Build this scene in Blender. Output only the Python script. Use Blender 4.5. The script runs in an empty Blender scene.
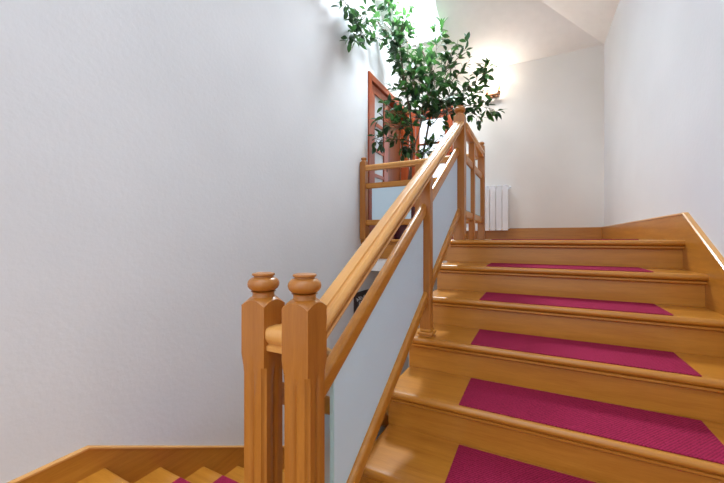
import bpy, bmesh, math, random
from mathutils import Vector, Matrix, noise
random.seed(7)
C = bpy.context.scene.collection
PI = math.pi

# ------------------------------------------------------------------ materials
def nodes(name):
    m = bpy.data.materials.new(name); m.use_nodes = True
    nt = m.node_tree; b = nt.nodes['Principled BSDF']
    return m, nt, b
def lin(c):
    return tuple(((v/255)/12.92 if v/255 <= .04045 else ((v/255+.055)/1.055)**2.4) for v in c) + (1,)
def wood(name, c1, c2, rough=.3, scale=(1, 1, 1), grain=1.0, coat=.15):
    m, nt, b = nodes(name)
    tc = nt.nodes.new('ShaderNodeTexCoord'); mp = nt.nodes.new('ShaderNodeMapping')
    mp.inputs['Scale'].default_value = scale
    nt.links.new(tc.outputs['Object'], mp.inputs['Vector'])
    n = nt.nodes.new('ShaderNodeTexNoise'); n.inputs['Scale'].default_value = 5*grain
    n.inputs['Detail'].default_value = 6; n.inputs['Roughness'].default_value = .6; n.inputs['Distortion'].default_value = .4
    nt.links.new(mp.outputs['Vector'], n.inputs['Vector'])
    n2 = nt.nodes.new('ShaderNodeTexNoise'); n2.inputs['Scale'].default_value = 40*grain; n2.inputs['Detail'].default_value = 3
    nt.links.new(mp.outputs['Vector'], n2.inputs['Vector'])
    mx = nt.nodes.new('ShaderNodeMath'); mx.operation = 'MULTIPLY_ADD'; mx.inputs[1].default_value = .35
    nt.links.new(n2.outputs['Fac'], mx.inputs[0]); nt.links.new(n.outputs['Fac'], mx.inputs[2])
    r = nt.nodes.new('ShaderNodeValToRGB')
    r.color_ramp.elements[0].position = .45; r.color_ramp.elements[0].color = lin(c1)
    r.color_ramp.elements[1].position = .9; r.color_ramp.elements[1].color = lin(c2)
    nt.links.new(mx.outputs[0], r.inputs['Fac']); nt.links.new(r.outputs['Color'], b.inputs['Base Color'])
    b.inputs['Roughness'].default_value = rough
    b.inputs['Coat Weight'].default_value = coat; b.inputs['Coat Roughness'].default_value = .15
    bp = nt.nodes.new('ShaderNodeBump'); bp.inputs['Strength'].default_value = .06; bp.inputs['Distance'].default_value = .003
    nt.links.new(mx.outputs[0], bp.inputs['Height']); nt.links.new(bp.outputs['Normal'], b.inputs['Normal'])
    return m
def plain(name, c, rough=.5, metal=0, **kw):
    m, nt, b = nodes(name); b.inputs['Roughness'].default_value = rough; b.inputs['Metallic'].default_value = metal
    n = nt.nodes.new('ShaderNodeTexNoise'); n.inputs['Scale'].default_value = kw.get('ns', 12)
    r = nt.nodes.new('ShaderNodeValToRGB'); k = kw.get('var', .04)
    cl = lin(c)
    r.color_ramp.elements[0].position = .3; r.color_ramp.elements[0].color = tuple(v*(1-k) for v in cl[:3])+(1,)
    r.color_ramp.elements[1].position = .7; r.color_ramp.elements[1].color = tuple(min(1, v*(1+k)) for v in cl[:3])+(1,)
    tc = nt.nodes.new('ShaderNodeTexCoord'); nt.links.new(tc.outputs['Object'], n.inputs['Vector'])
    nt.links.new(n.outputs['Fac'], r.inputs['Fac']); nt.links.new(r.outputs['Color'], b.inputs['Base Color'])
    if 'bump' in kw:
        n2 = nt.nodes.new('ShaderNodeTexNoise'); n2.inputs['Scale'].default_value = kw.get('bs', 120); n2.inputs['Detail'].default_value = 4
        nt.links.new(tc.outputs['Object'], n2.inputs['Vector'])
        bp = nt.nodes.new('ShaderNodeBump'); bp.inputs['Strength'].default_value = kw['bump']; bp.inputs['Distance'].default_value = .004
        nt.links.new(n2.outputs['Fac'], bp.inputs['Height']); nt.links.new(bp.outputs['Normal'], b.inputs['Normal'])
    return m
W1, W2 = (172, 107, 30), (194, 130, 46)
M_wx = wood('wood_grain_x', W1, W2, .32, (.6, 7, 7))
M_wy = wood('wood_grain_y', W1, W2, .32, (7, .6, 7))
M_wz = wood('wood_grain_z', (157, 94, 30), (178, 114, 43), .34, (7, 7, .6))
M_rail = wood('handrail_wood', (204, 144, 74), (216, 158, 88),   .32, (7, .6, .6), 1, .4)
M_red = wood('door_wood', (146, 60, 24), (174, 80, 36), .35, (8, 8, .7))
M_door = wood('door_panel_wood', (98, 48, 16), (132, 70, 24), .4, (8, 8, .7))
M_plaster = plain('painted_plaster', (222, 223, 226), .85, 0, var=.03, ns=1.6, bump=.28, bs=45)
M_cream = plain('cream_plaster', (236, 233, 229), .85, 0, var=.03, ns=1.6, bump=.28, bs=45)
M_ceil = plain('ceiling_paint', (245, 244, 243), .9, 0, var=.015)
M_white = plain('white_enamel', (238, 240, 246), .3, 0, var=.01)
M_black = plain('sign_board', (40, 22, 24), .35, 0, var=.2)
M_letter = plain('sign_lettering', (232, 232, 236), .5)
M_pot = plain('plum_pot', (72, 22, 46), .4, 0, var=.1)
M_soil = plain('soil', (50, 36, 26), .9, 0, var=.4, ns=60)
M_stem = plain('bark', (96, 78, 66), .8, 0, var=.3, ns=60)
M_brass = plain('brown_metal', (110, 70, 40), .4, .3)
M_pane = plain('door_pane', (196, 206, 214), .15, 0, var=.05)

def carpet():
    m, nt, b = nodes('magenta_ribbed_carpet')
    tc = nt.nodes.new('ShaderNodeTexCoord')
    mp = nt.nodes.new('ShaderNodeMapping'); mp.inputs['Rotation'].default_value = (0, 0, math.radians(38))
    nt.links.new(tc.outputs['Object'], mp.inputs['Vector'])
    w = nt.nodes.new('ShaderNodeTexWave'); w.inputs['Scale'].default_value = 38; w.inputs['Distortion'].default_value = 1.2
    w.inputs['Detail'].default_value = 2; w.inputs['Detail Scale'].default_value = 3
    nt.links.new(mp.outputs['Vector'], w.inputs['Vector'])
    n = nt.nodes.new('ShaderNodeTexNoise'); n.inputs['Scale'].default_value = 220
    nt.links.new(tc.outputs['Object'], n.inputs['Vector'])
    a = nt.nodes.new('ShaderNodeMath'); a.operation = 'MULTIPLY_ADD'; a.inputs[1].default_value = .32
    nt.links.new(w.outputs['Fac'], a.inputs[0]); nt.links.new(n.outputs['Fac'], a.inputs[2])
    r = nt.nodes.new('ShaderNodeValToRGB')
    r.color_ramp.elements[0].position = .35; r.color_ramp.elements[0].color = lin((112, 18, 46))
    r.color_ramp.elements[1].position = .85; r.color_ramp.elements[1].color = lin((162, 38, 76))
    nt.links.new(a.outputs[0], r.inputs['Fac']); nt.links.new(r.outputs['Color'], b.inputs['Base Color'])
    b.inputs['Roughness'].default_value = .95; b.inputs['Specular IOR Level'].default_value = .15
    bp = nt.nodes.new('ShaderNodeBump'); bp.inputs['Strength'].default_value = .5; bp.inputs['Distance'].default_value = .004
    nt.links.new(a.outputs[0], bp.inputs['Height']); nt.links.new(bp.outputs['Normal'], b.inputs['Normal'])
    return m
M_mat = carpet()
def frosted():
    m, nt, b = nodes('frosted_glass')
    b.inputs['Base Color'].default_value = lin((212, 236, 250)); b.inputs['Roughness'].default_value = .55
    b.inputs['Transmission Weight'].default_value = .1; b.inputs['IOR'].default_value = 1.3
    n = nt.nodes.new('ShaderNodeTexNoise'); n.inputs['Scale'].default_value = 3
    r = nt.nodes.new('ShaderNodeMapRange'); r.inputs[3].default_value = .5; r.inputs[4].default_value = .6
    nt.links.new(n.outputs['Fac'], r.inputs[0]); nt.links.new(r.outputs[0], b.inputs['Roughness'])
    return m
M_glass = frosted()
def clear():
    m, nt, b = nodes('clear_glass')
    b.inputs['Base Color'].default_value = (.9, .95, 1, 1); b.inputs['Roughness'].default_value = .04
    t = nt.nodes.new('ShaderNodeBsdfTransparent'); t.inputs['Color'].default_value = (.96, .985, 1, 1)
    mx = nt.nodes.new('ShaderNodeMixShader'); mx.inputs[0].default_value = .05
    nt.links.new(t.outputs[0], mx.inputs[1]); nt.links.new(b.outputs[0], mx.inputs[2])
    nt.links.new(mx.outputs[0], nt.nodes['Material Output'].inputs['Surface'])
    return m
M_clear = clear()
def edge_mat():
    return plain('polished_glass_edge', (186, 226, 232), .15, 0, var=.02)
M_edge = edge_mat()
def leafmat():
    m, nt, b = nodes('ficus_leaf')
    oi = nt.nodes.new('ShaderNodeNewGeometry')
    r = nt.nodes.new('ShaderNodeValToRGB')
    r.color_ramp.elements[0].color = lin((20, 46, 34)); r.color_ramp.elements[1].color = lin((70, 122, 44))
    e = r.color_ramp.elements.new(.7); e.color = lin((26, 66, 42))
    nt.links.new(oi.outputs['Random Per Island'], r.inputs['Fac'])
    nt.links.new(r.outputs['Color'], b.inputs['Base Color'])
    b.inputs['Roughness'].default_value = .32
    t = nt.nodes.new('ShaderNodeBsdfTranslucent'); t.inputs['Color'].default_value = lin((80, 130, 62))
    mx = nt.nodes.new('ShaderNodeMixShader'); mx.inputs[0].default_value = .16
    nt.links.new(b.outputs[0], mx.inputs[1]); nt.links.new(t.outputs[0], mx.inputs[2])
    nt.links.new(mx.outputs[0], nt.nodes['Material Output'].inputs['Surface'])
    return m
M_leaf = leafmat()
def emit(name, c, s):
    m, nt, b = nodes(name)
    b.inputs['Base Color'].default_value = lin(c); b.inputs['Emission Color'].default_value = lin(c); b.inputs['Emission Strength'].default_value = s
    return m
M_bulb = emit('lit_bulb', (255, 176, 90), .9)

# ------------------------------------------------------------------ mesh helpers
def obj(name, bm, m, parent=None, smooth=False):
    bmesh.ops.recalc_face_normals(bm, faces=bm.faces)
    me = bpy.data.meshes.new(name); bm.to_mesh(me); bm.free()
    o = bpy.data.objects.new(name, me); C.objects.link(o)
    ms = m if isinstance(m, (list, tuple)) else [m]
    for k in ms: me.materials.append(k)
    if smooth:
        for p in me.polygons: p.use_smooth = True
        try: me.set_sharp_from_angle(angle=math.radians(38))
        except Exception: pass
    if parent:
        o.parent = parent; o.matrix_parent_inverse = Matrix.Translation(parent.location).inverted()
    return o
def struct(name, bm, m, parent=None, smooth=False):
    o = obj(name, bm, m, parent, smooth)
    if not parent: o['kind'] = 'structure'
    return o
def tag(o, label, cat, group=None):
    o['label'] = label; o['category'] = cat
    if group: o['group'] = group
    return o
def thing(name, label, cat, loc, group=None):
    o = bpy.data.objects.new(name, None); C.objects.link(o); o.location = loc; o.empty_display_size = .1
    return tag(o, label, cat, group)
def bx(bm, x0, x1, y0, y1, z0, z1, bev=0):
    vs = [bm.verts.new((x, y, z)) for x in (x0, x1) for y in (y0, y1) for z in (z0, z1)]
    fs = [(0, 1, 3, 2), (4, 6, 7, 5), (0, 4, 5, 1), (2, 3, 7, 6), (0, 2, 6, 4), (1, 5, 7, 3)]
    ff = [bm.faces.new([vs[i] for i in f]) for f in fs]
    if bev:
        es = list({e for f in ff for e in f.edges})
        bmesh.ops.bevel(bm, geom=es, offset=bev, segments=2, profile=.5, affect='EDGES')
def box(x0, x1, y0, y1, z0, z1, bev=0):
    bm = bmesh.new(); bx(bm, x0, x1, y0, y1, z0, z1, bev); return bm
def loft(bm, rings, cap=True):
    R = [[bm.verts.new(p) for p in r] for r in rings]; n = len(R[0])
    for a, b in zip(R, R[1:]):
        for i in range(n): bm.faces.new((a[i], a[(i+1) % n], b[(i+1) % n], b[i]))
    if cap: bm.faces.new(R[0][::-1]); bm.faces.new(R[-1])
def sweep(bm, prof, axis, stops):
    """prof: (u, z) outline. axis 'y': u is x; axis 'x': u is y. stops: (along, u0, z0): vertical cuts (sheared)."""
    rings = []
    for a, u0, z0 in stops:
        rings.append([(u0+u, a, z0+z) if axis == 'y' else (a, u0+u, z0+z) for u, z in prof])
    loft(bm, rings)
def prism_x(bm, poly, x0, x1): loft(bm, [[(x0, y, z) for y, z in poly], [(x1, y, z) for y, z in poly]])
def prism_z(bm, poly, z0, z1): loft(bm, [[(x, y, z0) for x, y in poly], [(x, y, z1) for x, y in poly]])
def lathe(bm, cx, cy, prof, n=24):
    loft(bm, [[(cx+r*math.cos(2*PI*i/n), cy+r*math.sin(2*PI*i/n), z) for i in range(n)] for r, z in prof])
def tube(bm, pts, rad, n=7):
    rings = []
    for i, p in enumerate(pts):
        p = Vector(p); d = (Vector(pts[min(i+1, len(pts)-1)])-Vector(pts[max(i-1, 0)])).normalized()
        a = d.orthogonal().normalized() if i == 0 else (pa-d*pa.dot(d)).normalized()
        pa = a; b = d.cross(a); r = rad[i] if isinstance(rad, (list, tuple)) else rad
        rings.append([tuple(p+a*r*math.cos(2*PI*k/n)+b*r*math.sin(2*PI*k/n)) for k in range(n)])
    loft(bm, rings)

# ------------------------------------------------------------------ main dimensions (metres, camera eye at the origin)
XL, XR, YB = -1.834, .77, 5.101
Z0 = -.008                       # upper landing
G, R, Y1 = .28, .167, 2.488      # upper flight
GL, RL, YL, ZM = .264, .157, .839, -1.088   # lower flight, middle landing
YE = 3.444                       # landing edge over the lower flight
XE = -.603                       # left end of the upper flight treads
S = R/G
NL = 8; ZF = ZM-NL*RL            # lower floor
YN = -1.6                        # near end of what is built
def N(k): return Y1-G*(k-1), Z0-R*(k-1)

# ------------------------------------------------------------------ setting
S1, S2, ZC = .5, .48, 2.453
P1 = lambda x, y: ZC+S1*(YB-y)
P2 = lambda x, y: ZC+S2*(XR-x)
def slab(bm, poly, f, t=.14):
    loft(bm, [[(x, y, f(x, y)) for x, y in poly], [(x, y, f(x, y)+t) for x, y in poly]])
SKX0, SKX1, SKY0, SKY1 = -1.60, -1.12, 3.5, 4.5
YT = .7
VK = (4.4008-YB)/(.0417-XR)
yv = lambda x: YB+(x-XR)*VK            # plan line of the crease where the two slopes meet
XO = XL-.2
bm = bmesh.new()
slab(bm, [(XO, YB+.1), (SKX0, YB+.1), (SKX0, yv(SKX0)), (XO, yv(XO))], P1)
slab(bm, [(SKX0, YB+.1), (SKX1, YB+.1), (SKX1, SKY1), (SKX0, SKY1)], P1)
slab(bm, [(SKX0, SKY0), (SKX1, SKY0), (SKX1, yv(SKX1)), (SKX0, yv(SKX0))], P1)
slab(bm, [(SKX1, YB+.1), (XR, YB+.1), (XR, YB), (SKX1, yv(SKX1))], P1)
slab(bm, [(XR+.15, YB+.1), (XR, YB+.1), (XR, YB), (XO, yv(XO)), (XO, YT), (XR+.15, YT)], P2)
struct('ceiling', bm, M_ceil)
# roof window: frame and pane
bm = bmesh.new()
for a in ((SKX0, SKX0+.02, SKY0, SKY1), (SKX1-.02, SKX1, SKY0, SKY1), (SKX0+.02, SKX1-.02, SKY0, SKY0+.02), (SKX0+.02, SKX1-.02, SKY1-.02, SKY1)):
    slab(bm, [(a[0], a[2]), (a[1], a[2]), (a[1], a[3]), (a[0], a[3])], lambda x, y: P1(x, y)+.1, .05)
w = struct('window_1', bm, M_white)
bm = bmesh.new(); slab(bm, [(SKX0+.02, SKY0+.02), (SKX1-.02, SKY0+.02), (SKX1-.02, SKY1-.02), (SKX0+.02, SKY1-.02)], lambda x, y: P1(x, y)+.12, .008)
obj('window_pane', bm, M_clear, w)

# left wall with the doorway onto the landing
DY0, DY1, DZ = 3.70, 5.04, 2.0
bm = bmesh.new()
def wallbox(y0, y1, z0, zt=None):
    if zt is None: loft(bm, [[(x, y0, z0), (x, y0, P1(0, y0)+.02), (x, y1, P1(0, y1)+.02), (x, y1, z0)] for x in (XL-.16, XL)])
    else: bx(bm, XL-.16, XL, y0, y1, z0, zt)
wallbox(yv(XL), DY0, ZF-.1)
wallbox(YN, yv(XL), ZF-.1, P2(XL, 0)+.02)
wallbox(DY0, DY1, DZ); wallbox(DY0, DY1, ZF-.1, Z0-.001); wallbox(DY1, YB+.15, ZF-.1)
struct('wall_left', bm, M_plaster)
bm = bmesh.new(); loft(bm, [[(x, YN, ZM-.1), (x, YB+.15, ZF-.1), (x, YB+.15, ZC+.03), (x, YT, ZC+.03), (x, YN, 3.2)] for x in (XR, XR+.15)])
struct('wall_right', bm, M_plaster)
# back wall with the glazed door opening
GX0, GX1, GZ = -1.74, -1.17, 1.98
bm = bmesh.new()
bx(bm, XL, GX0, YB, YB+.15, ZF-.1, 2.6); bx(bm, GX1, XR, YB, YB+.15, ZF-.1, ZC+.03)
bx(bm, GX0, GX1, YB, YB+.15, GZ, 2.6); bx(bm, GX0, GX1, YB, YB+.15, ZF-.1, Z0-.001)
struct('wall_back', bm, M_cream)
# floors
bm = bmesh.new()
prism_z(bm, [(XL, YE+.02), (XE+.02, YE+.02), (XE+.02, Y1+.02), (XR, Y1+.02), (XR, YB), (XL, YB)], Z0-.045, Z0)
struct('floor', bm, M_wx)
bm = bmesh.new()
prism_z(bm, [(XL, YE+.05), (XE+.05, YE+.05), (XE+.05, Y1+.08), (XR, Y1+.08), (XR, YB), (XL, YB)], -.374, Z0-.046)
struct('floor_slab', bm, M_ceil)
bm = bmesh.new()
prism_z(bm, [(XL, YN), (XR, YN), (XR, 1.13), (XE, 1.13), (XE, YL-.034), (XL, YL-.034)], ZM-.2, ZM)
struct('floor_middle_landing', bm, M_wx)
struct('floor_lower', box(XL, XR, YL+.03, YB, ZF-.1, ZF), M_wx)
# wooden edge of the landing over the lower flight
def nose_prof(t=.032, d=.04):
    """outline (along, z), along=0 is the front extreme, growing into the step; z=0 tread top; then a cove strip below"""
    p = [(d, 0)]
    for i in range(9):
        a = PI/2+PI*i/8
        p.append((t/2+t/2*math.cos(a), -t/2+t/2*math.sin(a)))
    p += [(t*.5+.006, -t-.002), (t*.5-.001, -t-.006), (t*.5-.001, -t-.014), (t*.5+.006, -t-.02), (d, -t-.024)]
    return p
NP = nose_prof()
bm = bmesh.new()
sweep(bm, [(YE+u, Z0+z) for u, z in NP], 'x', [(XL, 0, 0), (XE+.01, 0, 0)])
bx(bm, XL, XE+.03, YE+.03, YE+.05, -.23, Z0-.05)
struct('trim_1', bm, M_wx, smooth=True)
bm = bmesh.new()
sweep(bm, [(XE+u, Z0+z) for u, z in NP], 'y', [(YE+.01, 0, 0), (Y1, 0, 0)])
bx(bm, XE+.03, XE+.05, Y1+.05, YE+.05, -.23, Z0-.05)
struct('trim_2', bm, M_wy, smooth=True)

# skirtings
SK = .146
bm = bmesh.new()
prism_x(bm, [(1.08, ZM), (1.08, Z0+SK-S*(Y1+.02-1.08)), (Y1+.02, Z0+SK), (YB-.02, Z0+SK), (YB-.02, Z0-.03), (Y1+.3, Z0-.03), (Y1+.3, -.36), (1.35, ZM)], XR-.022, XR)
struct('baseboard_right', bm, M_wy)
bm = bmesh.new()
zt = lambda y: Z0+SK-S*(Y1+.02-y) if y < Y1+.02 else Z0+SK
for ya, yb in ((1.08, Y1+.02), (Y1+.02, YB-.02)):
    sweep(bm, [(-.027, 0), (-.027, .007), (-.022, .012), (0, .012), (0, 0)], 'y', [(ya, XR, zt(ya)), (yb, XR, zt(yb))])
struct('trim_3', bm, M_rail)
struct('baseboard_back', box(GX1+.06, XR-.022, YB-.02, YB, Z0, Z0+SK+.008, .004), M_wx)
struct('baseboard_left_landing', box(XL, XL+.02, YE+.04, DY0-.04, Z0, Z0+SK, .004), M_wy)
YK, SL = .775, .1245
zl = lambda y: ZM+SL if y < YK else ZM+SL-.5555*(y-YK)
bm = bmesh.new()
prism_x(bm, [(YN, ZM), (YN, ZM+SL), (YK, ZM+SL), (2.95, zl(2.95)), (2.95, ZF), (2.6, ZF), (YL, ZM-.15), (YL, ZM)], XL, XL+.012)
struct('baseboard_left', bm, M_wy)
bm = bmesh.new()
for ya, yb in ((YN, YK), (YK, 2.95)):
    sweep(bm, [(.018, 0), (.018, .008), (.012, .013), (0, .013), (0, 0)], 'y', [(ya, XL, zl(ya)), (yb, XL, zl(yb))])
struct('trim_4', bm, M_rail)

# ------------------------------------------------------------------ doors
d = bpy.data.objects.new('door_1', None); C.objects.link(d); d.location = (XL, (DY0+DY1)/2, Z0); d['kind'] = 'structure'
bm = bmesh.new()
bx(bm, XL-.10, XL+.02, DY0-.06, DY0+.02, Z0, DZ+.06, .004); bx(bm, XL-.10, XL+.02, DY1-.02, DY1+.05, Z0, DZ+.06, .004)
bx(bm, XL-.10, XL+.019, DY0+.02, DY1-.02, DZ-.02, DZ+.06, .004)
obj('door_frame', bm, M_red, d)
bm = bmesh.new()        # glazed leaf
ya, yb = DY0+.03, DY0+.60
bx(bm, XL-.05, XL-.01, ya, ya+.13, Z0+.01, DZ-.03); bx(bm, XL-.05, XL-.01, yb-.14, yb, Z0+.01, DZ-.03)
bx(bm, XL-.05, XL-.01, ya+.13, yb-.14, DZ-.13, DZ-.03); bx(bm, XL-.05, XL-.01, ya+.13, yb-.14, Z0+.01, Z0+.2)
for z in (.48, .80, 1.13, 1.47): bx(bm, XL-.045, XL-.015, ya+.13, yb-.14, z, z+.045)
lf = obj('glazed_leaf', bm, M_red, d)
obj('pane', box(XL-.034, XL-.028, ya+.13, yb-.14, Z0+.2, DZ-.13), M_pane, lf)
bm = bmesh.new(); bx(bm, XL-.01, XL-.004, yb-.05, yb-.025, .93, 1.05); bx(bm, XL-.01, XL+.03, yb-.045, yb-.03, 1.0, 1.012); bx(bm, XL+.02, XL+.032, yb-.13, yb-.03, .998, 1.014)
obj('door_handle', bm, M_brass, lf)
bm = bmesh.new()        # solid leaf, set back in the frame
ya, yb = DY0+.62, DY1-.03
bx(bm, XL-.13, XL-.10, ya, yb, Z0+.01, DZ-.03)
for z0, z1 in ((.12, .75), (.85, 1.88)):
    bx(bm, XL-.10, XL-.085, ya+.1, yb-.1, z0, z1, .01)
obj('solid_leaf', bm, M_door, d)
obj('door_back_board', box(XL-.155, XL-.14, DY0, DY1, Z0, DZ), M_door, d)

d = bpy.data.objects.new('door_2', None); C.objects.link(d); d.location = ((GX0+GX1)/2, YB, Z0); d['kind'] = 'structure'
bm = bmesh.new()
bx(bm, GX0-.06, GX0+.02, YB-.02, YB+.1, Z0, GZ+.07, .004); bx(bm, GX1-.02, GX1+.05, YB-.02, YB+.1, Z0, GZ+.07, .004)
bx(bm, GX0+.02, GX1-.02, YB-.019, YB+.1, GZ-.02, GZ+.07, .004)
obj('door_frame', bm, M_red, d)
bm = bmesh.new()
xa, xb = GX0+.03, GX1-.03
bx(bm, xa, xa+.05, YB+.02, YB+.06, Z0+.01, GZ-.03); bx(bm, xb-.05, xb, YB+.02, YB+.06, Z0+.01, GZ-.03)
bx(bm, xa+.05, xb-.05, YB+.02, YB+.06, GZ-.09, GZ-.03); bx(bm, xa+.05, xb-.05, YB+.02, YB+.06, Z0+.01, Z0+.16)
for z in (.45, .82, 1.17, 1.49): bx(bm, xa+.05, xb-.05, YB+.025, YB+.055, z, z+.028)
lf = obj('glazed_leaf', bm, M_red, d)
obj('pane', box(xa+.05, xb-.05, YB+.038, YB+.042, Z0+.16, GZ-.09), M_clear, lf)

# ------------------------------------------------------------------ stairs
def tread(name, x0, x1, yf, z, depth, ret_left, parent, m=M_wx):
    """board with a rounded nosing and a cove strip; ret_left: nosing returned along the left end"""
    bm = bmesh.new()
    t = .032
    if ret_left:
        # the nosing runs along the front and is returned along the left end
        def ring(x, y, dx_, dy_): return [(x+dx_*u, y+dy_*u, z+zz) for u, zz in NP]
        loft(bm, [ring(x0, yf+depth, 1, 0), ring(x0, yf+.05, 1, 0), ring(x0+.004, yf+.026, 1, .35), ring(x0+.016, yf+.008, .75, .75), ring(x0+.034, yf+.001, .35, 1), ring(x0+.056, yf, 0, 1), ring(x1, yf, 0, 1)])
        bx(bm, x0+.036, x1, yf+.036, yf+depth, z-t, z-.0001)
    else:
        sweep(bm, [(u, zz) for u, zz in NP], 'x', [(x0, yf, z), (x1, yf, z)])
        bx(bm, x0, x1, yf+.038, yf+depth, z-t, z-.0001)
    return obj(name, bm, m, parent, smooth=True)
st = thing('staircase', 'varnished wooden flight with magenta mats climbing beside the right wall to the upper landing', 'staircase', (0, 1.1, ZM))
XT = XR-.022
for k in range(1, 7):
    y, z = N(k)
    tread('landing_nosing' if k == 1 else 'tread', XE, XT, y-.012, z, .06 if k == 1 else G+.05, True, st)
    zb = N(k+1)[1] if k < 6 else ZM
    obj('riser', box(XE+.006, XT, y+.026, y+.046, zb+.0005, z-.034), M_wx, st)
bm = bmesh.new()
pl = []
for k in range(1, 7):
    y, z = N(k); zb = N(k+1)[1] if k < 6 else ZM
    pl += [(y+.047, z-.057), (y+.047, zb-.057 if k < 6 else zb)]
pl = pl + [(1.55, ZM), (Y1+.08, -.40), (Y1+.08, -.12)]
prism_x(bm, pl, XE+.012, XE+.042)
obj('stringer', bm, M_wy, st)
bm = bmesh.new()
prism_x(bm, [(1.55, ZM+.001), (1.62, ZM+.001), (Y1+.08, -.43), (Y1+.08, -.40)], XE+.043, XR)
obj('soffit', bm, M_ceil, st)

sl = thing('staircase', 'wooden lower flight going down between the left wall and the newel posts', 'staircase', (-1.2, YL, ZF))
XS1 = -.60
for k in range(0, NL):
    y, z = YL+GL*k, ZM-RL*k            # nosing k faces +y (down the flight)
    prof = [(-u, zz) for u, zz in NP]
    bm = bmesh.new()
    sweep(bm, prof, 'x', [(XL+.012, y+.006, z), (XS1, y+.006, z)])
    if k: bx(bm, XL+.012, XS1, y-GL-.03, y-.032, z-.032, z-.0001)
    o = obj('tread' if k else 'landing_nosing', bm, M_wx, sl, smooth=True)
    zb = z-RL
    obj('riser', box(XL+.012, XS1-.02, y-.042, y-.026, zb+.0005, z-.034), M_wx, sl)
bm = bmesh.new()
pl = []
for k in range(0, NL):
    y, z = YL+GL*k, ZM-RL*k
    pl += [(y-.043, z-.057), (y-.043, z-RL-.057 if k < NL-1 else ZF)]
prism_x(bm, [(YL+.035, ZM-.28)] + [(YL+.035, ZM-RL-.057)] + pl[2:] + [(YL+GL*(NL-1)-.4, ZF)], XS1-.05, XS1-.022)
obj('stringer', bm, M_wy, sl)

# mats
def mat(x0, x1, y0, y1, z, label, group):
    bm = bmesh.new(); bx(bm, x0, x1, y0, y1, z, z+.005, .002)
    o = obj('stair_mat', bm, M_mat); return tag(o, label, 'stair mat', group)
names = ['thin edge of a magenta ribbed mat on the landing at the head of the stairs',
 'magenta ribbed mat on the highest tread, just below the landing edge',
 'magenta ribbed mat on the second tread down from the landing',
 'magenta ribbed mat on the tread carrying the railing post with a moulded base',
 'large magenta ribbed mat on the tread just below the moulded post base',
 'nearest magenta ribbed mat, cut by the bottom edge of the photo']
for k in range(1, 7):
    y, z = N(k)
    mat(-.278, .545, y+.004, y+G+.01, z, names[k-1], 'magenta mats on the upper flight')
low = ['left of the two purple mat corners on the lower flight by the left newel post', 'right of the two purple mat corners on the lower flight, by the newel']
for k in range(1, 3):
    y, z = YL+GL*k, ZM-RL*k
    mat(-1.646, -.83, y-GL+.0, y-.006, z, low[k-1], 'purple mats on the lower flight')

# ------------------------------------------------------------------ railings
def handrail_prof():
    r = [(-.026, 0), (.007, 0), (.0085, -.005), (.011, -.0065), (.0135, -.0045)]
    for i in range(1, 9):
        a = PI/2-PI*i/8.2
        r.append((.0175+.0195*math.cos(a), -.0205+.0195*math.sin(a)))
    r += [(.018, -.042), (.020, -.046), (.029, -.048), (.031, -.054), (.029, -.060), (.022, -.063), (-.022, -.063), (-.030, -.060), (-.031, -.048), (-.022, -.045)]
    r += [(-.030, -.036), (-.0355, -.026), (-.0355, -.012), (-.032, -.004)]
    return r
HP = handrail_prof()
def bar_prof(w, h, n=5):
    """rounded bar, top at z=0"""
    p = []; r = w*.42
    for cx, cz, a0 in ((w/2-r, -r, 90), (w/2-r, -h+r, 0), (-w/2+r, -h+r, -90), (-w/2+r, -r, -180)):
        for i in range(n): 
            a = math.radians(a0-90*i/(n-1)); p.append((cx+r*math.cos(a), cz+r*math.sin(a)))
    return p
zt_ = lambda y: -.626+.5975*y          # top of the sloping handrail
XP = -.507
XG = -.521              # line of the glass and the lower rails
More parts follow.
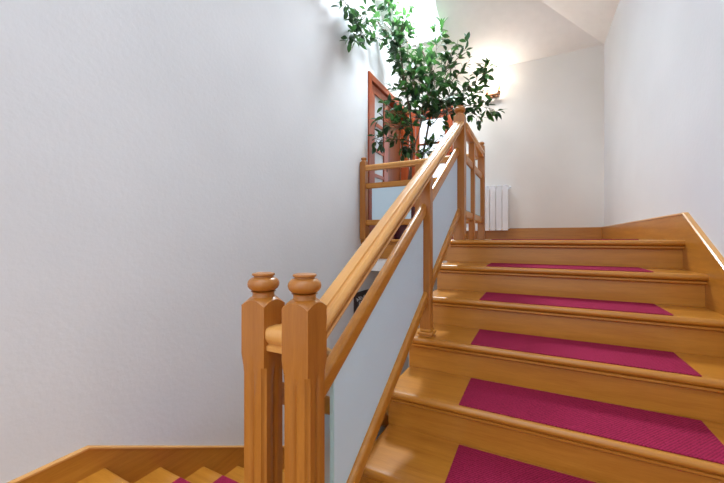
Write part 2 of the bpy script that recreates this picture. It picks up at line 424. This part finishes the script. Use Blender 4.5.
def newel(cx, cy, zb, zs, parent, half=.0395, flute_top=None, knob='ball', name='newel_post'):
    bm = bmesh.new(); h = half
    def sq(n=6):
        pts = []
        cs = [(-h, -h), (h, -h), (h, h), (-h, h)]
        for i in range(4):
            a, b = cs[i], cs[(i+1) % 4]
            for j in range(n): pts.append((a[0]+(b[0]-a[0])*j/n, a[1]+(b[1]-a[1])*j/n))
        return pts
    P = sq(8)
    def fl(depth, ch):                       # fluted and chamfered outline, same vertex count
        out = []
        for i, (x, y) in enumerate(P):
            j = i % 8; s = i//8
            d = depth if j == 4 else 0
            nx, ny = [(0, 1), (-1, 0), (0, -1), (1, 0)][s]
            if j == 0: x, y = x*(1-ch/h), y*(1-ch/h)
            out.append((x+nx*d, y+ny*d))
            if j in (3, 5):
                tx, ty = [(1, 0), (0, 1), (-1, 0), (0, -1)][s]; k = (1 if j == 3 else -1)*(h*.25-.006)*(1 if depth else 0)
                out[-1] = (out[-1][0]+tx*k, out[-1][1]+ty*k)
        return out
    rings = []
    def ring(o, zf): rings.append([(cx+x, cy+y, zf(x, y) if callable(zf) else zf) for x, y in o])
    if flute_top is not None:
        ring(fl(.008, .008), zb); ring(fl(.008, .008), flute_top-.03); ring(fl(0.0001, .003), flute_top); ring(P, flute_top+.03)
    else: ring(P, zb)
    dome = lambda x, y: zs+.012-.9*(math.hypot(x, y)-h)
    ring(P, dome)
    for r_, zz in ((.034, .0155), (.0285, .018), (.0275, .022), (.0275, .029), (.031, .032)):
        rings.append([(cx+x/max(math.hypot(x, y), 1e-6)*r_*(h/.0385), cy+y/max(math.hypot(x, y), 1e-6)*r_*(h/.0385), zs+zz) for x, y in P])
    o = obj(name, bm_loft(rings), M_wz, parent, smooth=True)
    bm2 = bmesh.new(); s = h/.0385
    if knob == 'ball':
        pr = [(.026, .030), (.032, .032)]
        for i in range(9):
            a = -PI/2+PI*(i+.6)/9.2
            pr.append((.021+.0195*math.cos(a), .0515+.0185*math.sin(a)))
        pr += [(.025, .0705), (.0245, .0725), (.028, .074), (.029, .0765), (.028, .0795), (.022, .081), (.001, .0815)]
    else:
        pr = [(.022, .02), (.024, .028), (.031, .033), (.036, .042), (.036, .050), (.031, .059), (.018, .065), (.001, .067)]
    lathe(bm2, cx, cy, [(r_*s, zs+z*s if knob != 'ball' else zs+z) for r_, z in pr], 28)
    obj('finial', bm2, M_wz, o, smooth=True)
    return o
def bm_loft(rings):
    bm = bmesh.new(); loft(bm, rings); return bm
ru = thing('stair_railing', 'long wooden railing with frosted glass panels rising along the upper flight', 'railing', (XP, .67, ZM))
NX, NY, NS = -.513, .668, -.168
newel(NX, NY, ZM, NS, ru, flute_top=-.33)
TX, TY = -.507, 2.545
newel(TX, TY, Z0, .915, ru)
MY = 1.70; zp = N(4)[1]
bm = bmesh.new(); bx(bm, XP-.033, XP+.0255, MY-.03, MY+.02, zp+.04, zt_(MY-.03)-.04, .004)
mp_ = obj('post', bm, M_wz, ru)
bm = bmesh.new()
for a, z0, z1, b in ((.033, 0, .012, .004), (.040, .012, .028, .006), (.030, .028, .042, .005)): bx(bm, XP-a, XP+a, MY-.005-a, MY-.005+a, zp+z0, zp+z1, b)
obj('post_base', bm, M_wx, mp_, smooth=True)
for a, b in ((NY+.038, TY-.038),):
    bm = bmesh.new(); sweep(bm, HP, 'y', [(a, XP, zt_(a)), (b, XP, zt_(b))]); obj('handrail', bm, M_rail, ru, smooth=True)
MP, BP = bar_prof(.034, .066), bar_prof(.036, .066)
for a, b in ((NY+.038, MY-.03), (MY+.02, TY-.038)):
    bm = bmesh.new(); sweep(bm, MP, 'y', [(a, XG, zt_(a)-.190), (b, XG, zt_(b)-.190)]); obj('middle_rail', bm, M_wy, ru, smooth=True)
    bm = bmesh.new(); sweep(bm, BP, 'y', [(a, XG+.007, zt_(a)-.645), (b, XG+.007, zt_(b)-.645)]); obj('bottom_rail', bm, M_wy, ru, smooth=True)
def glass_y(x, y0, y1, zlo, zhi, parent):
    t = .005
    bm = bmesh.new()
    loft(bm, [[(x-t, y0, zlo(y0)), (x+t, y0, zlo(y0)), (x+t, y0, zhi(y0)), (x-t, y0, zhi(y0))],
              [(x-t, y1, zlo(y1)), (x+t, y1, zlo(y1)), (x+t, y1, zhi(y1)), (x-t, y1, zhi(y1))]])
    g = obj('glass_panel', bm, M_glass, parent)
    bm = bmesh.new()
    bx(bm, x-t-.0008, x+t+.0008, y0-.002, y0+.003, zlo(y0), zhi(y0))
    loft(bm, [[(x+t, y, zlo(y)+.001), (x+t+.003, y, zlo(y)+.001), (x+t+.003, y, zlo(y)+.006), (x+t, y, zlo(y)+.006)] for y in (y0, y1)])
    obj('glass_edge', bm, M_edge, g)
glass_y(XG, .805, MY-.04, lambda y: zt_(y)-.665, lambda y: zt_(y)-.25, ru)
glass_y(XG, MY+.03, TY-.05, lambda y: zt_(y)-.665, lambda y: zt_(y)-.25, ru)

rl = thing('stair_railing', 'lower-flight railing ending at the left newel post with a ball top', 'railing', (-.65, .66, ZM))
LX, LY = -.650, .668
newel(LX, LY, ZM, NS-.004, rl, flute_top=-.33)
bm = bmesh.new(); sweep(bm, HP, 'x', [(LX+.038, LY, -.226), (NX-.038, LY, -.226)])
obj('bridging_handrail', bm, M_rail, rl, smooth=True)
zd = lambda y: -.226-.595*(y-LY-.038)
YD = YL+GL*(NL-1)-.05
for nm, prf, off, mm in (('handrail', HP, 0, M_rail), ('middle_rail', MP, -.165, M_wy), ('bottom_rail', BP, -.60, M_wy)):
    bm = bmesh.new(); sweep(bm, prf, 'y', [(LY+.038, LX, zd(LY+.038)+off), (YD, LX, zd(YD)+off)]); obj(nm, bm, mm, rl, smooth=True)
glass_y(LX, LY+.10, YD-.06, lambda y: zd(y)-.60, lambda y: zd(y)-.215, rl)
newel(LX, YD+.0385, ZF, zd(YD)+.05, rl)

rs = thing('landing_railing', 'short wooden railing with narrow glass beside the white radiator on the landing', 'railing', (-.49, 3.0, Z0))
ZR = .852; CX, CY = -.478, YE+.005
PA = 2.90
def post(x, y, h, z1, parent, name='post'):
    return obj(name, box(x-h, x+h, y-h, y+h, Z0, z1, .003), M_wz, parent)
post(-.478, PA, .024, ZR-.05, rs)
newel(CX, CY, Z0, .905, rs, half=.031, knob='cap', name='corner_post')
XQ = -.49
bm = bmesh.new(); sweep(bm, HP, 'y', [(TY+.038, XQ, ZR+.03), (CY-.03, XQ+.01, ZR+.01)]); obj('handrail', bm, M_rail, rs, smooth=True)
for a, b in ((TY+.038, PA-.024), (PA+.024, CY-.031)):
    for nm, off in (('middle_rail', .645), ('bottom_rail', .215)):
        bm = bmesh.new(); sweep(bm, MP, 'y', [(a, XQ+.008, off), (b, XQ+.008, off)]); obj(nm, bm, M_wy, rs, smooth=True)
    glass_y(XQ+.005, a+.03, b-.03, lambda y: .215, lambda y: .59, rs)

rb = thing('landing_railing', 'wooden railing with frosted glass at the landing edge by the left wall doorway', 'railing', (-1.15, YE, Z0))
WX, PX = XL+.046, -1.118
newel(WX, CY, Z0, .890, rb, half=.036, knob='cap', name='wall_post')
obj('post', box(PX-.036, PX+.036, CY-.036, CY+.036, Z0, ZR-.05, .003), M_wz, rb)
bm = bmesh.new(); sweep(bm, HP, 'x', [(WX+.036, CY, ZR), (CX-.031, CY, ZR)]); obj('handrail', bm, M_rail, rb, smooth=True)
for a, b in ((WX+.036, PX-.036), (PX+.036, CX-.031)):
    for nm, off in (('middle_rail', .645), ('bottom_rail', .218)):
        bm = bmesh.new(); sweep(bm, MP, 'x', [(a, CY, off), (b, CY, off)]); obj(nm, bm, M_wx, rb, smooth=True)
    obj('glass_panel', box(a+.07, b-.055, CY-.005, CY+.005, .19, .62), M_glass, rb)

# ------------------------------------------------------------------ radiator
rd = thing('radiator', 'white ribbed panel radiator mounted low on the back wall', 'radiator', (-.66, YB-.06, .1))
x1r = -.336; n = 8; w_ = .0815
for i in range(n):
    a = x1r-w_*(i+1)
    bm = bmesh.new()
    bx(bm, a+.003, a+w_-.003, YB-.105, YB-.095, .115, .70, .003)
    bx(bm, a+.03, a+w_-.03, YB-.095, YB-.035, .13, .69)
    bx(bm, a+.006, a+w_-.006, YB-.10, YB-.03, .695, .735, .008)
    bx(bm, a+.012, a+w_-.012, YB-.10, YB-.03, .735, .752, .006)
    obj('radiator_section', bm, M_white, rd)
for z in (.15, .70):
    bm = bmesh.new(); tube(bm, [(x1r-w_*n-.02, YB-.06, z), (x1r+.012, YB-.06, z)], .014, 12)
    obj('header_pipe', bm, M_white, rd, smooth=True)
bm = bmesh.new(); tube(bm, [(x1r+.006, YB-.06, .72), (x1r+.03, YB-.06, .72)], .016, 12); obj('end_plug', bm, M_white, rd, smooth=True)
for x in (x1r-.12, x1r-.52): obj('wall_bracket', box(x, x+.02, YB-.06, YB, .64, .67), M_white, rd)

# ------------------------------------------------------------------ wall lamp
sc = thing('wall_lamp', 'small brown two-light wall lamp glowing amber on the back wall', 'wall lamp', (-.545, YB-.04, 2.05))
bm = bmesh.new(); bx(bm, -.60, -.47, YB-.02, YB, 2.03, 2.085, .006); obj('backplate', bm, M_brass, sc)
obj('arm_bar', box(-.645, -.44, YB-.085, YB-.055, 2.035, 2.065, .006), M_brass, sc)
obj('stand_off', box(-.55, -.53, YB-.06, YB-.018, 2.04, 2.06), M_brass, sc)
for x in (-.62, -.465):
    bm = bmesh.new(); lathe(bm, x, YB-.07, [(.01, 2.066), (.022, 2.07), (.024, 2.078), (.013, 2.082), (.013, 2.10)], 16); h = obj('lamp_holder', bm, M_brass, sc, smooth=True)
    bm = bmesh.new(); lathe(bm, x, YB-.07, [(.012, 2.10), (.022, 2.12), (.026, 2.14), (.022, 2.165), (.008, 2.185), (.001, 2.188)], 16); obj('bulb', bm, M_bulb, h, smooth=True)

# ------------------------------------------------------------------ sign below the landing
sg = thing('wall_sign', 'dark board with scribbled white lettering on the left wall under the landing', 'sign', (XL+.01, 3.5, -.75))
obj('board', box(XL, XL+.02, 3.28, 3.74, -.885, -.618, .004), M_black, sg)
bm = bmesh.new()
for (yy, zz, hh, nn) in ((3.33, -.70, .03, 9), (3.39, -.755, .028, 6)):
    for i in range(nn):
        y = yy+i*.034
        for j in range(3):
            a = random.uniform(-1.2, 1.2); L_ = .015
            cy_, cz_ = y+random.uniform(-.005, .009), zz+random.uniform(-.008, hh-.006)
            dy_, dz_ = L_*math.cos(a), L_*math.sin(a)
            px_, pz_ = -dz_*.3, dy_*.3
            q = [(cy_-dy_+px_, cz_-dz_+pz_), (cy_+dy_+px_, cz_+dz_+pz_), (cy_+dy_-px_, cz_+dz_-pz_), (cy_-dy_-px_, cz_-dz_-pz_)]
            prism_x(bm, q, XL+.0195, XL+.0215)
obj('lettering', bm, M_letter, sg)

# ------------------------------------------------------------------ plant
PC = (-1.44, 3.86)
pt = thing('potted_ficus', 'tall leafy green ficus tree in a dark plum pot on the landing', 'plant', (PC[0], PC[1], Z0))
bm = bmesh.new(); lathe(bm, *PC, [(.12, Z0), (.13, Z0+.01), (.165, .33), (.18, .34), (.18, .38), (.165, .38), (.158, .34), (.001, .34)], 32)
obj('pot', bm, M_pot, pt, smooth=True)
bm = bmesh.new(); lathe(bm, *PC, [(.157, .34), (.12, .355), (.001, .362)], 24); obj('soil', bm, M_soil, pt, smooth=True)
STEMS = [
    ([(-1.432, 3.860, 0.329), (-1.370, 3.870, 0.597), (-1.368, 3.900, 0.909), (-1.359, 3.950, 1.230), (-1.416, 4.000, 1.606), (-1.535, 4.100, 2.080), (-1.590, 4.100, 2.553), (-1.497, 4.000, 2.898), (-1.505, 3.950, 3.175)], 0.018, 0.006),
    ([(-1.419, 3.860, 0.328), (-1.329, 3.900, 0.598), (-1.259, 4.000, 0.980), (-1.212, 4.100, 1.402), (-1.176, 4.200, 1.812), (-1.215, 4.200, 2.182), (-1.333, 4.150, 2.511), (-1.452, 4.100, 2.815), (-1.497, 4.000, 2.988)], 0.019, 0.004),
    ([(-1.437, 3.840, 0.328), (-1.384, 3.800, 0.589), (-1.308, 3.800, 1.063), (-1.205, 3.750, 1.273), (-1.177, 3.700, 1.485)], 0.012, 0.005)] #STEMS#
TWIGS = [
    ([(-1.443, 4.000, 1.763), (-1.576, 4.100, 2.352), (-1.647, 4.100, 2.767), (-1.579, 4.000, 3.234)], 30, 0.13, 0.1),
    ([(-1.524, 4.000, 2.163), (-1.663, 4.000, 2.586), (-1.676, 3.900, 2.855), (-1.580, 3.800, 3.075)], 22, 0.1, 0.095),
    ([(-1.425, 4.100, 1.861), (-1.479, 4.100, 2.328), (-1.502, 4.050, 2.698), (-1.497, 4.000, 3.052)], 24, 0.11, 0.095),
    ([(-1.320, 4.150, 2.313), (-1.398, 4.100, 2.554), (-1.475, 4.050, 2.793)], 5, 0.04, 0.06),
    ([(-1.251, 4.100, 1.509), (-1.212, 4.100, 1.819), (-1.201, 4.150, 2.092), (-1.124, 4.200, 2.481), (-1.072, 4.200, 2.684)], 26, 0.13, 0.095),
    ([(-1.221, 4.000, 1.473), (-1.350, 4.000, 1.808), (-1.390, 4.000, 2.069), (-1.344, 4.100, 2.321)], 28, 0.13, 0.1),
    ([(-1.186, 4.100, 1.625), (-1.059, 4.200, 1.891), (-1.007, 4.300, 2.179), (-1.020, 4.300, 2.440)], 26, 0.13, 0.095),
    ([(-1.174, 4.100, 1.434), (-1.021, 4.200, 1.605), (-0.855, 4.300, 1.699)], 26, 0.13, 0.1),
    ([(-1.285, 4.000, 1.483), (-1.095, 4.000, 1.672), (-0.935, 4.100, 1.765)], 26, 0.13, 0.1),
    ([(-1.304, 3.900, 1.479), (-1.190, 3.900, 1.678), (-1.069, 3.950, 1.854), (-1.157, 4.000, 2.140)], 26, 0.12, 0.1),
    ([(-1.189, 4.200, 1.789), (-1.349, 4.200, 2.082), (-1.295, 4.200, 2.331)], 24, 0.12, 0.095),
    ([(-1.085, 4.200, 1.642), (-0.880, 4.300, 1.869), (-0.716, 4.350, 1.944), (-0.578, 4.400, 2.099), (-0.507, 4.400, 2.158)], 24, 0.09, 0.1),
    ([(-1.021, 4.200, 1.630), (-0.793, 4.300, 1.700), (-0.595, 4.350, 1.657), (-0.437, 4.400, 1.571)], 26, 0.09, 0.095),
    ([(-0.958, 4.200, 1.594), (-0.732, 4.300, 1.563), (-0.525, 4.350, 1.495)], 20, 0.07, 0.095),
    ([(-0.917, 4.300, 1.800), (-0.732, 4.300, 1.789), (-0.572, 4.350, 1.827)], 20, 0.08, 0.095),
    ([(-1.009, 4.200, 2.071), (-0.944, 4.250, 2.294), (-0.880, 4.300, 2.532)], 11, 0.06, 0.085),
    ([(-0.958, 4.200, 2.122), (-0.845, 4.250, 2.307), (-0.756, 4.300, 2.447)], 9, 0.05, 0.085),
    ([(-0.983, 4.200, 1.939), (-0.830, 4.300, 2.112), (-0.732, 4.300, 2.240)], 8, 0.05, 0.085),
    ([(-1.359, 3.950, 1.355), (-1.441, 3.850, 1.485), (-1.559, 3.750, 1.595), (-1.643, 3.700, 1.641)], 26, 0.1, 0.09),
    ([(-1.359, 3.950, 1.292), (-1.474, 3.800, 1.352), (-1.590, 3.700, 1.413), (-1.674, 3.650, 1.459)], 26, 0.1, 0.09),
    ([(-1.359, 3.950, 1.205), (-1.448, 3.800, 1.202), (-1.564, 3.700, 1.216), (-1.651, 3.600, 1.201), (-1.706, 3.550, 1.136)], 22, 0.09, 0.085),
    ([(-1.355, 3.900, 1.155), (-1.422, 3.800, 1.102), (-1.493, 3.750, 1.050)], 14, 0.07, 0.085),
    ([(-1.416, 4.000, 1.568), (-1.513, 3.900, 1.739), (-1.573, 3.850, 1.832)], 20, 0.09, 0.09),
    ([(-1.259, 4.000, 0.980), (-1.168, 3.950, 1.106), (-1.056, 3.900, 1.199)], 16, 0.08, 0.085),
    ([(-1.234, 4.000, 1.102), (-1.071, 4.050, 1.217), (-0.960, 4.100, 1.363)], 16, 0.09, 0.085),
    ([(-1.342, 3.900, 1.030), (-1.262, 3.850, 1.070), (-1.172, 3.800, 0.929)], 20, 0.07, 0.08),
    ([(-1.221, 4.000, 1.100), (-1.033, 4.000, 1.017), (-0.913, 4.000, 1.063)], 8, 0.07, 0.08),
    ([(-1.571, 4.050, 2.457), (-1.676, 3.900, 2.626), (-1.720, 3.634, 2.625), (-1.720, 3.319, 2.554), (-1.720, 3.044, 2.429), (-1.720, 2.841, 2.383)], 13, 0.07, 0.085),
    ([(-1.720, 3.692, 2.633), (-1.720, 3.471, 2.436), (-1.720, 3.270, 2.257), (-1.720, 3.177, 2.119)], 14, 0.06, 0.08),
    ([(-1.720, 3.319, 2.531), (-1.720, 3.131, 2.332), (-1.720, 3.044, 2.176), (-1.720, 3.044, 2.071)], 26, 0.06, 0.085),
    ([(-1.720, 3.368, 2.561), (-1.720, 3.270, 2.391), (-1.720, 3.223, 2.253)], 16, 0.06, 0.085),
    ([(-1.676, 3.900, 2.587), (-1.720, 3.751, 2.468), (-1.720, 3.579, 2.401)], 10, 0.05, 0.085),
    ([(-1.720, 3.751, 2.642), (-1.720, 3.663, 2.739), (-1.720, 3.579, 2.784)], 10, 0.06, 0.08),
    ([(-1.720, 3.002, 2.403), (-1.720, 2.880, 2.388), (-1.720, 2.766, 2.394)], 14, 0.04, 0.08)] #TWIGS#
def lerp_path(pts, n):
    out = []
    for a, b in zip(pts, pts[1:]):
        for i in range(n): out.append(Vector(a).lerp(Vector(b), i/n))
    out.append(Vector(pts[-1])); 
    # light smoothing
    for _ in range(2):
        out = [out[0]]+[(out[i-1]+out[i]*2+out[i+1])/4 for i in range(1, len(out)-1)]+[out[-1]]
    return out
def leaf(bm, p, d, up_, L, Wd, bend):
    d = d.normalized(); s = d.cross(up_)
    if s.length < .05: s = d.orthogonal()
    s.normalize(); nrm = s.cross(d).normalized()
    prof = [(0, .04), (.18, .30), (.42, .5), (.68, .42), (.88, .18), (1, 0.02)]
    rows = []
    for t, w in prof:
        c = p+d*L*(t+.12)-nrm*bend*L*t*t
        rows.append([bm.verts.new(c-s*Wd*w+nrm*Wd*w*.35), bm.verts.new(c), bm.verts.new(c+s*Wd*w+nrm*Wd*w*.35)])
    for a, b in zip(rows, rows[1:]):
        bm.faces.new((a[0], a[1], b[1], b[0])); bm.faces.new((a[1], a[2], b[2], b[1]))
bs = bmesh.new(); bl = bmesh.new()
rnd = random.Random(21)
def inside(p): return p.x > XL+.03 and p.y < YB-.12 and p.z < P1(0, p.y)-.04
for pts, r0, r1 in STEMS:
    P = lerp_path(pts, 5); n = len(P)
    tube(bs, [tuple(p) for p in P], [r0+(r1-r0)*i/(n-1) for i in range(n)], 8)
for pts, dens, spread, L0 in TWIGS:
    P = lerp_path(pts, 5); n = len(P)
    for i in range(1, n-1): P[i] = P[i]+Vector([rnd.gauss(0, .012) for _ in range(3)])
    tube(bs, [tuple(p) for p in P], [.006-.004*i/(n-1) for i in range(n)], 5)
    tot = sum((b-a).length for a, b in zip(P, P[1:]))
    cnt = max(3, int(tot*dens*1.25))
    for j in range(cnt):
        u = (j+rnd.random())/cnt*(n-1); i = min(int(u), n-2); p = P[i].lerp(P[i+1], u-i); t = (P[i+1]-P[i]).normalized()
        # side twiglet carrying a leaf fan
        side = Vector([rnd.gauss(0, 1) for _ in range(3)]); side = (side-t*side.dot(t)*.8).normalized()
        q = p+side*rnd.uniform(.02, spread)+t*rnd.uniform(0, spread*.5)
        if not inside(q): continue
        tube(bs, [tuple(p), tuple(p.lerp(q, .5)+Vector((0, 0, .004))), tuple(q)], [.0022, .0018, .0012], 4)
        for m_ in range(rnd.choice((2, 3, 3, 4))):
            s_ = p.lerp(q, rnd.uniform(.45, 1))
            d_ = (side*1.0+t*.5+Vector((rnd.gauss(0, .7), rnd.gauss(0, .7), rnd.gauss(-.25, .6)))).normalized()
            L_ = L0*1.18*rnd.uniform(.75, 1.2)
            if not inside(s_+d_*L_): continue
            leaf(bl, s_, d_, Vector((rnd.gauss(0, .5), rnd.gauss(0, .5), 1)).normalized(), L_, L_*rnd.uniform(.38, .48), rnd.uniform(-.05, .3))
obj('stems', bs, M_stem, pt, smooth=True)
fo = obj('foliage', bl, M_leaf, pt, smooth=False)
for p in fo.data.polygons: p.use_smooth = True

# ------------------------------------------------------------------ light
wd = bpy.data.worlds.new('World'); bpy.context.scene.world = wd; wd.use_nodes = True
bg = wd.node_tree.nodes['Background']; bg.inputs['Strength'].default_value = .78
wn = wd.node_tree; wt = wn.nodes.new('ShaderNodeTexCoord'); wsx = wn.nodes.new('ShaderNodeSeparateXYZ'); wr = wn.nodes.new('ShaderNodeValToRGB')
wm = wn.nodes.new('ShaderNodeMapRange'); wm.inputs[1].default_value = -1
wn.links.new(wt.outputs['Generated'], wsx.inputs[0]); wn.links.new(wsx.outputs['Z'], wm.inputs[0]); wn.links.new(wm.outputs[0], wr.inputs[0]); wn.links.new(wr.outputs[0], bg.inputs['Color'])
# overcast daylight: dim below the horizon, brightest overhead
wr.color_ramp.elements[0].position = .35; wr.color_ramp.elements[0].color = (.46, .47, .49, 1)
wr.color_ramp.elements[1].position = 1; wr.color_ramp.elements[1].color = (2.1, 2.3, 2.5, 1)
e = wr.color_ramp.elements.new(.55); e.color = (1.0, 1.08, 1.16, 1)
def area(name, loc, target, sx, sy, power, col):
    l = bpy.data.lights.new(name, 'AREA'); l.shape = 'RECTANGLE'; l.size = sx; l.size_y = sy; l.energy = power; l.color = col
    o = bpy.data.objects.new(name, l); C.objects.link(o); o.location = loc
    o.rotation_euler = (Vector(target)-Vector(loc)).to_track_quat('-Z', 'Y').to_euler(); return o
cx_, cy_ = (SKX0+SKX1)/2, (SKY0+SKY1)/2
area('skylight_daylight', (cx_, cy_, P1(0, cy_)+.35), (cx_+.0, cy_-.1, 0), .5, 1.15, 175, (.88, .95, 1))
for x, pw in ((-.62, 4.6), (-.465, 1.3)):
    l = bpy.data.lights.new('lamp_light', 'POINT'); l.energy = pw; l.color = (1, .90, .78); l.shadow_soft_size = .03
    o = bpy.data.objects.new('lamp_light', l); C.objects.link(o); o.location = (x, YB-.15, 2.17)

# ------------------------------------------------------------------ camera
F, A, H, CXP = 331.809, .474, 238.698, 365.385
cam = bpy.data.cameras.new('camera'); co = bpy.data.objects.new('camera', cam); C.objects.link(co)
cam.sensor_fit = 'HORIZONTAL'; cam.sensor_width = 36; cam.lens = 36*F/724
cam.shift_x = (362-CXP)/724; cam.shift_y = (H-241.5)/724
cam.clip_start = .02
co.location = (0, 0, 0); co.rotation_euler = (PI/2, 0, A)
sc_ = bpy.context.scene; sc_.camera = co
sc_.view_settings.view_transform = 'Standard'; sc_.view_settings.look = 'None'; sc_.view_settings.gamma = 1; sc_.view_settings.exposure = .8
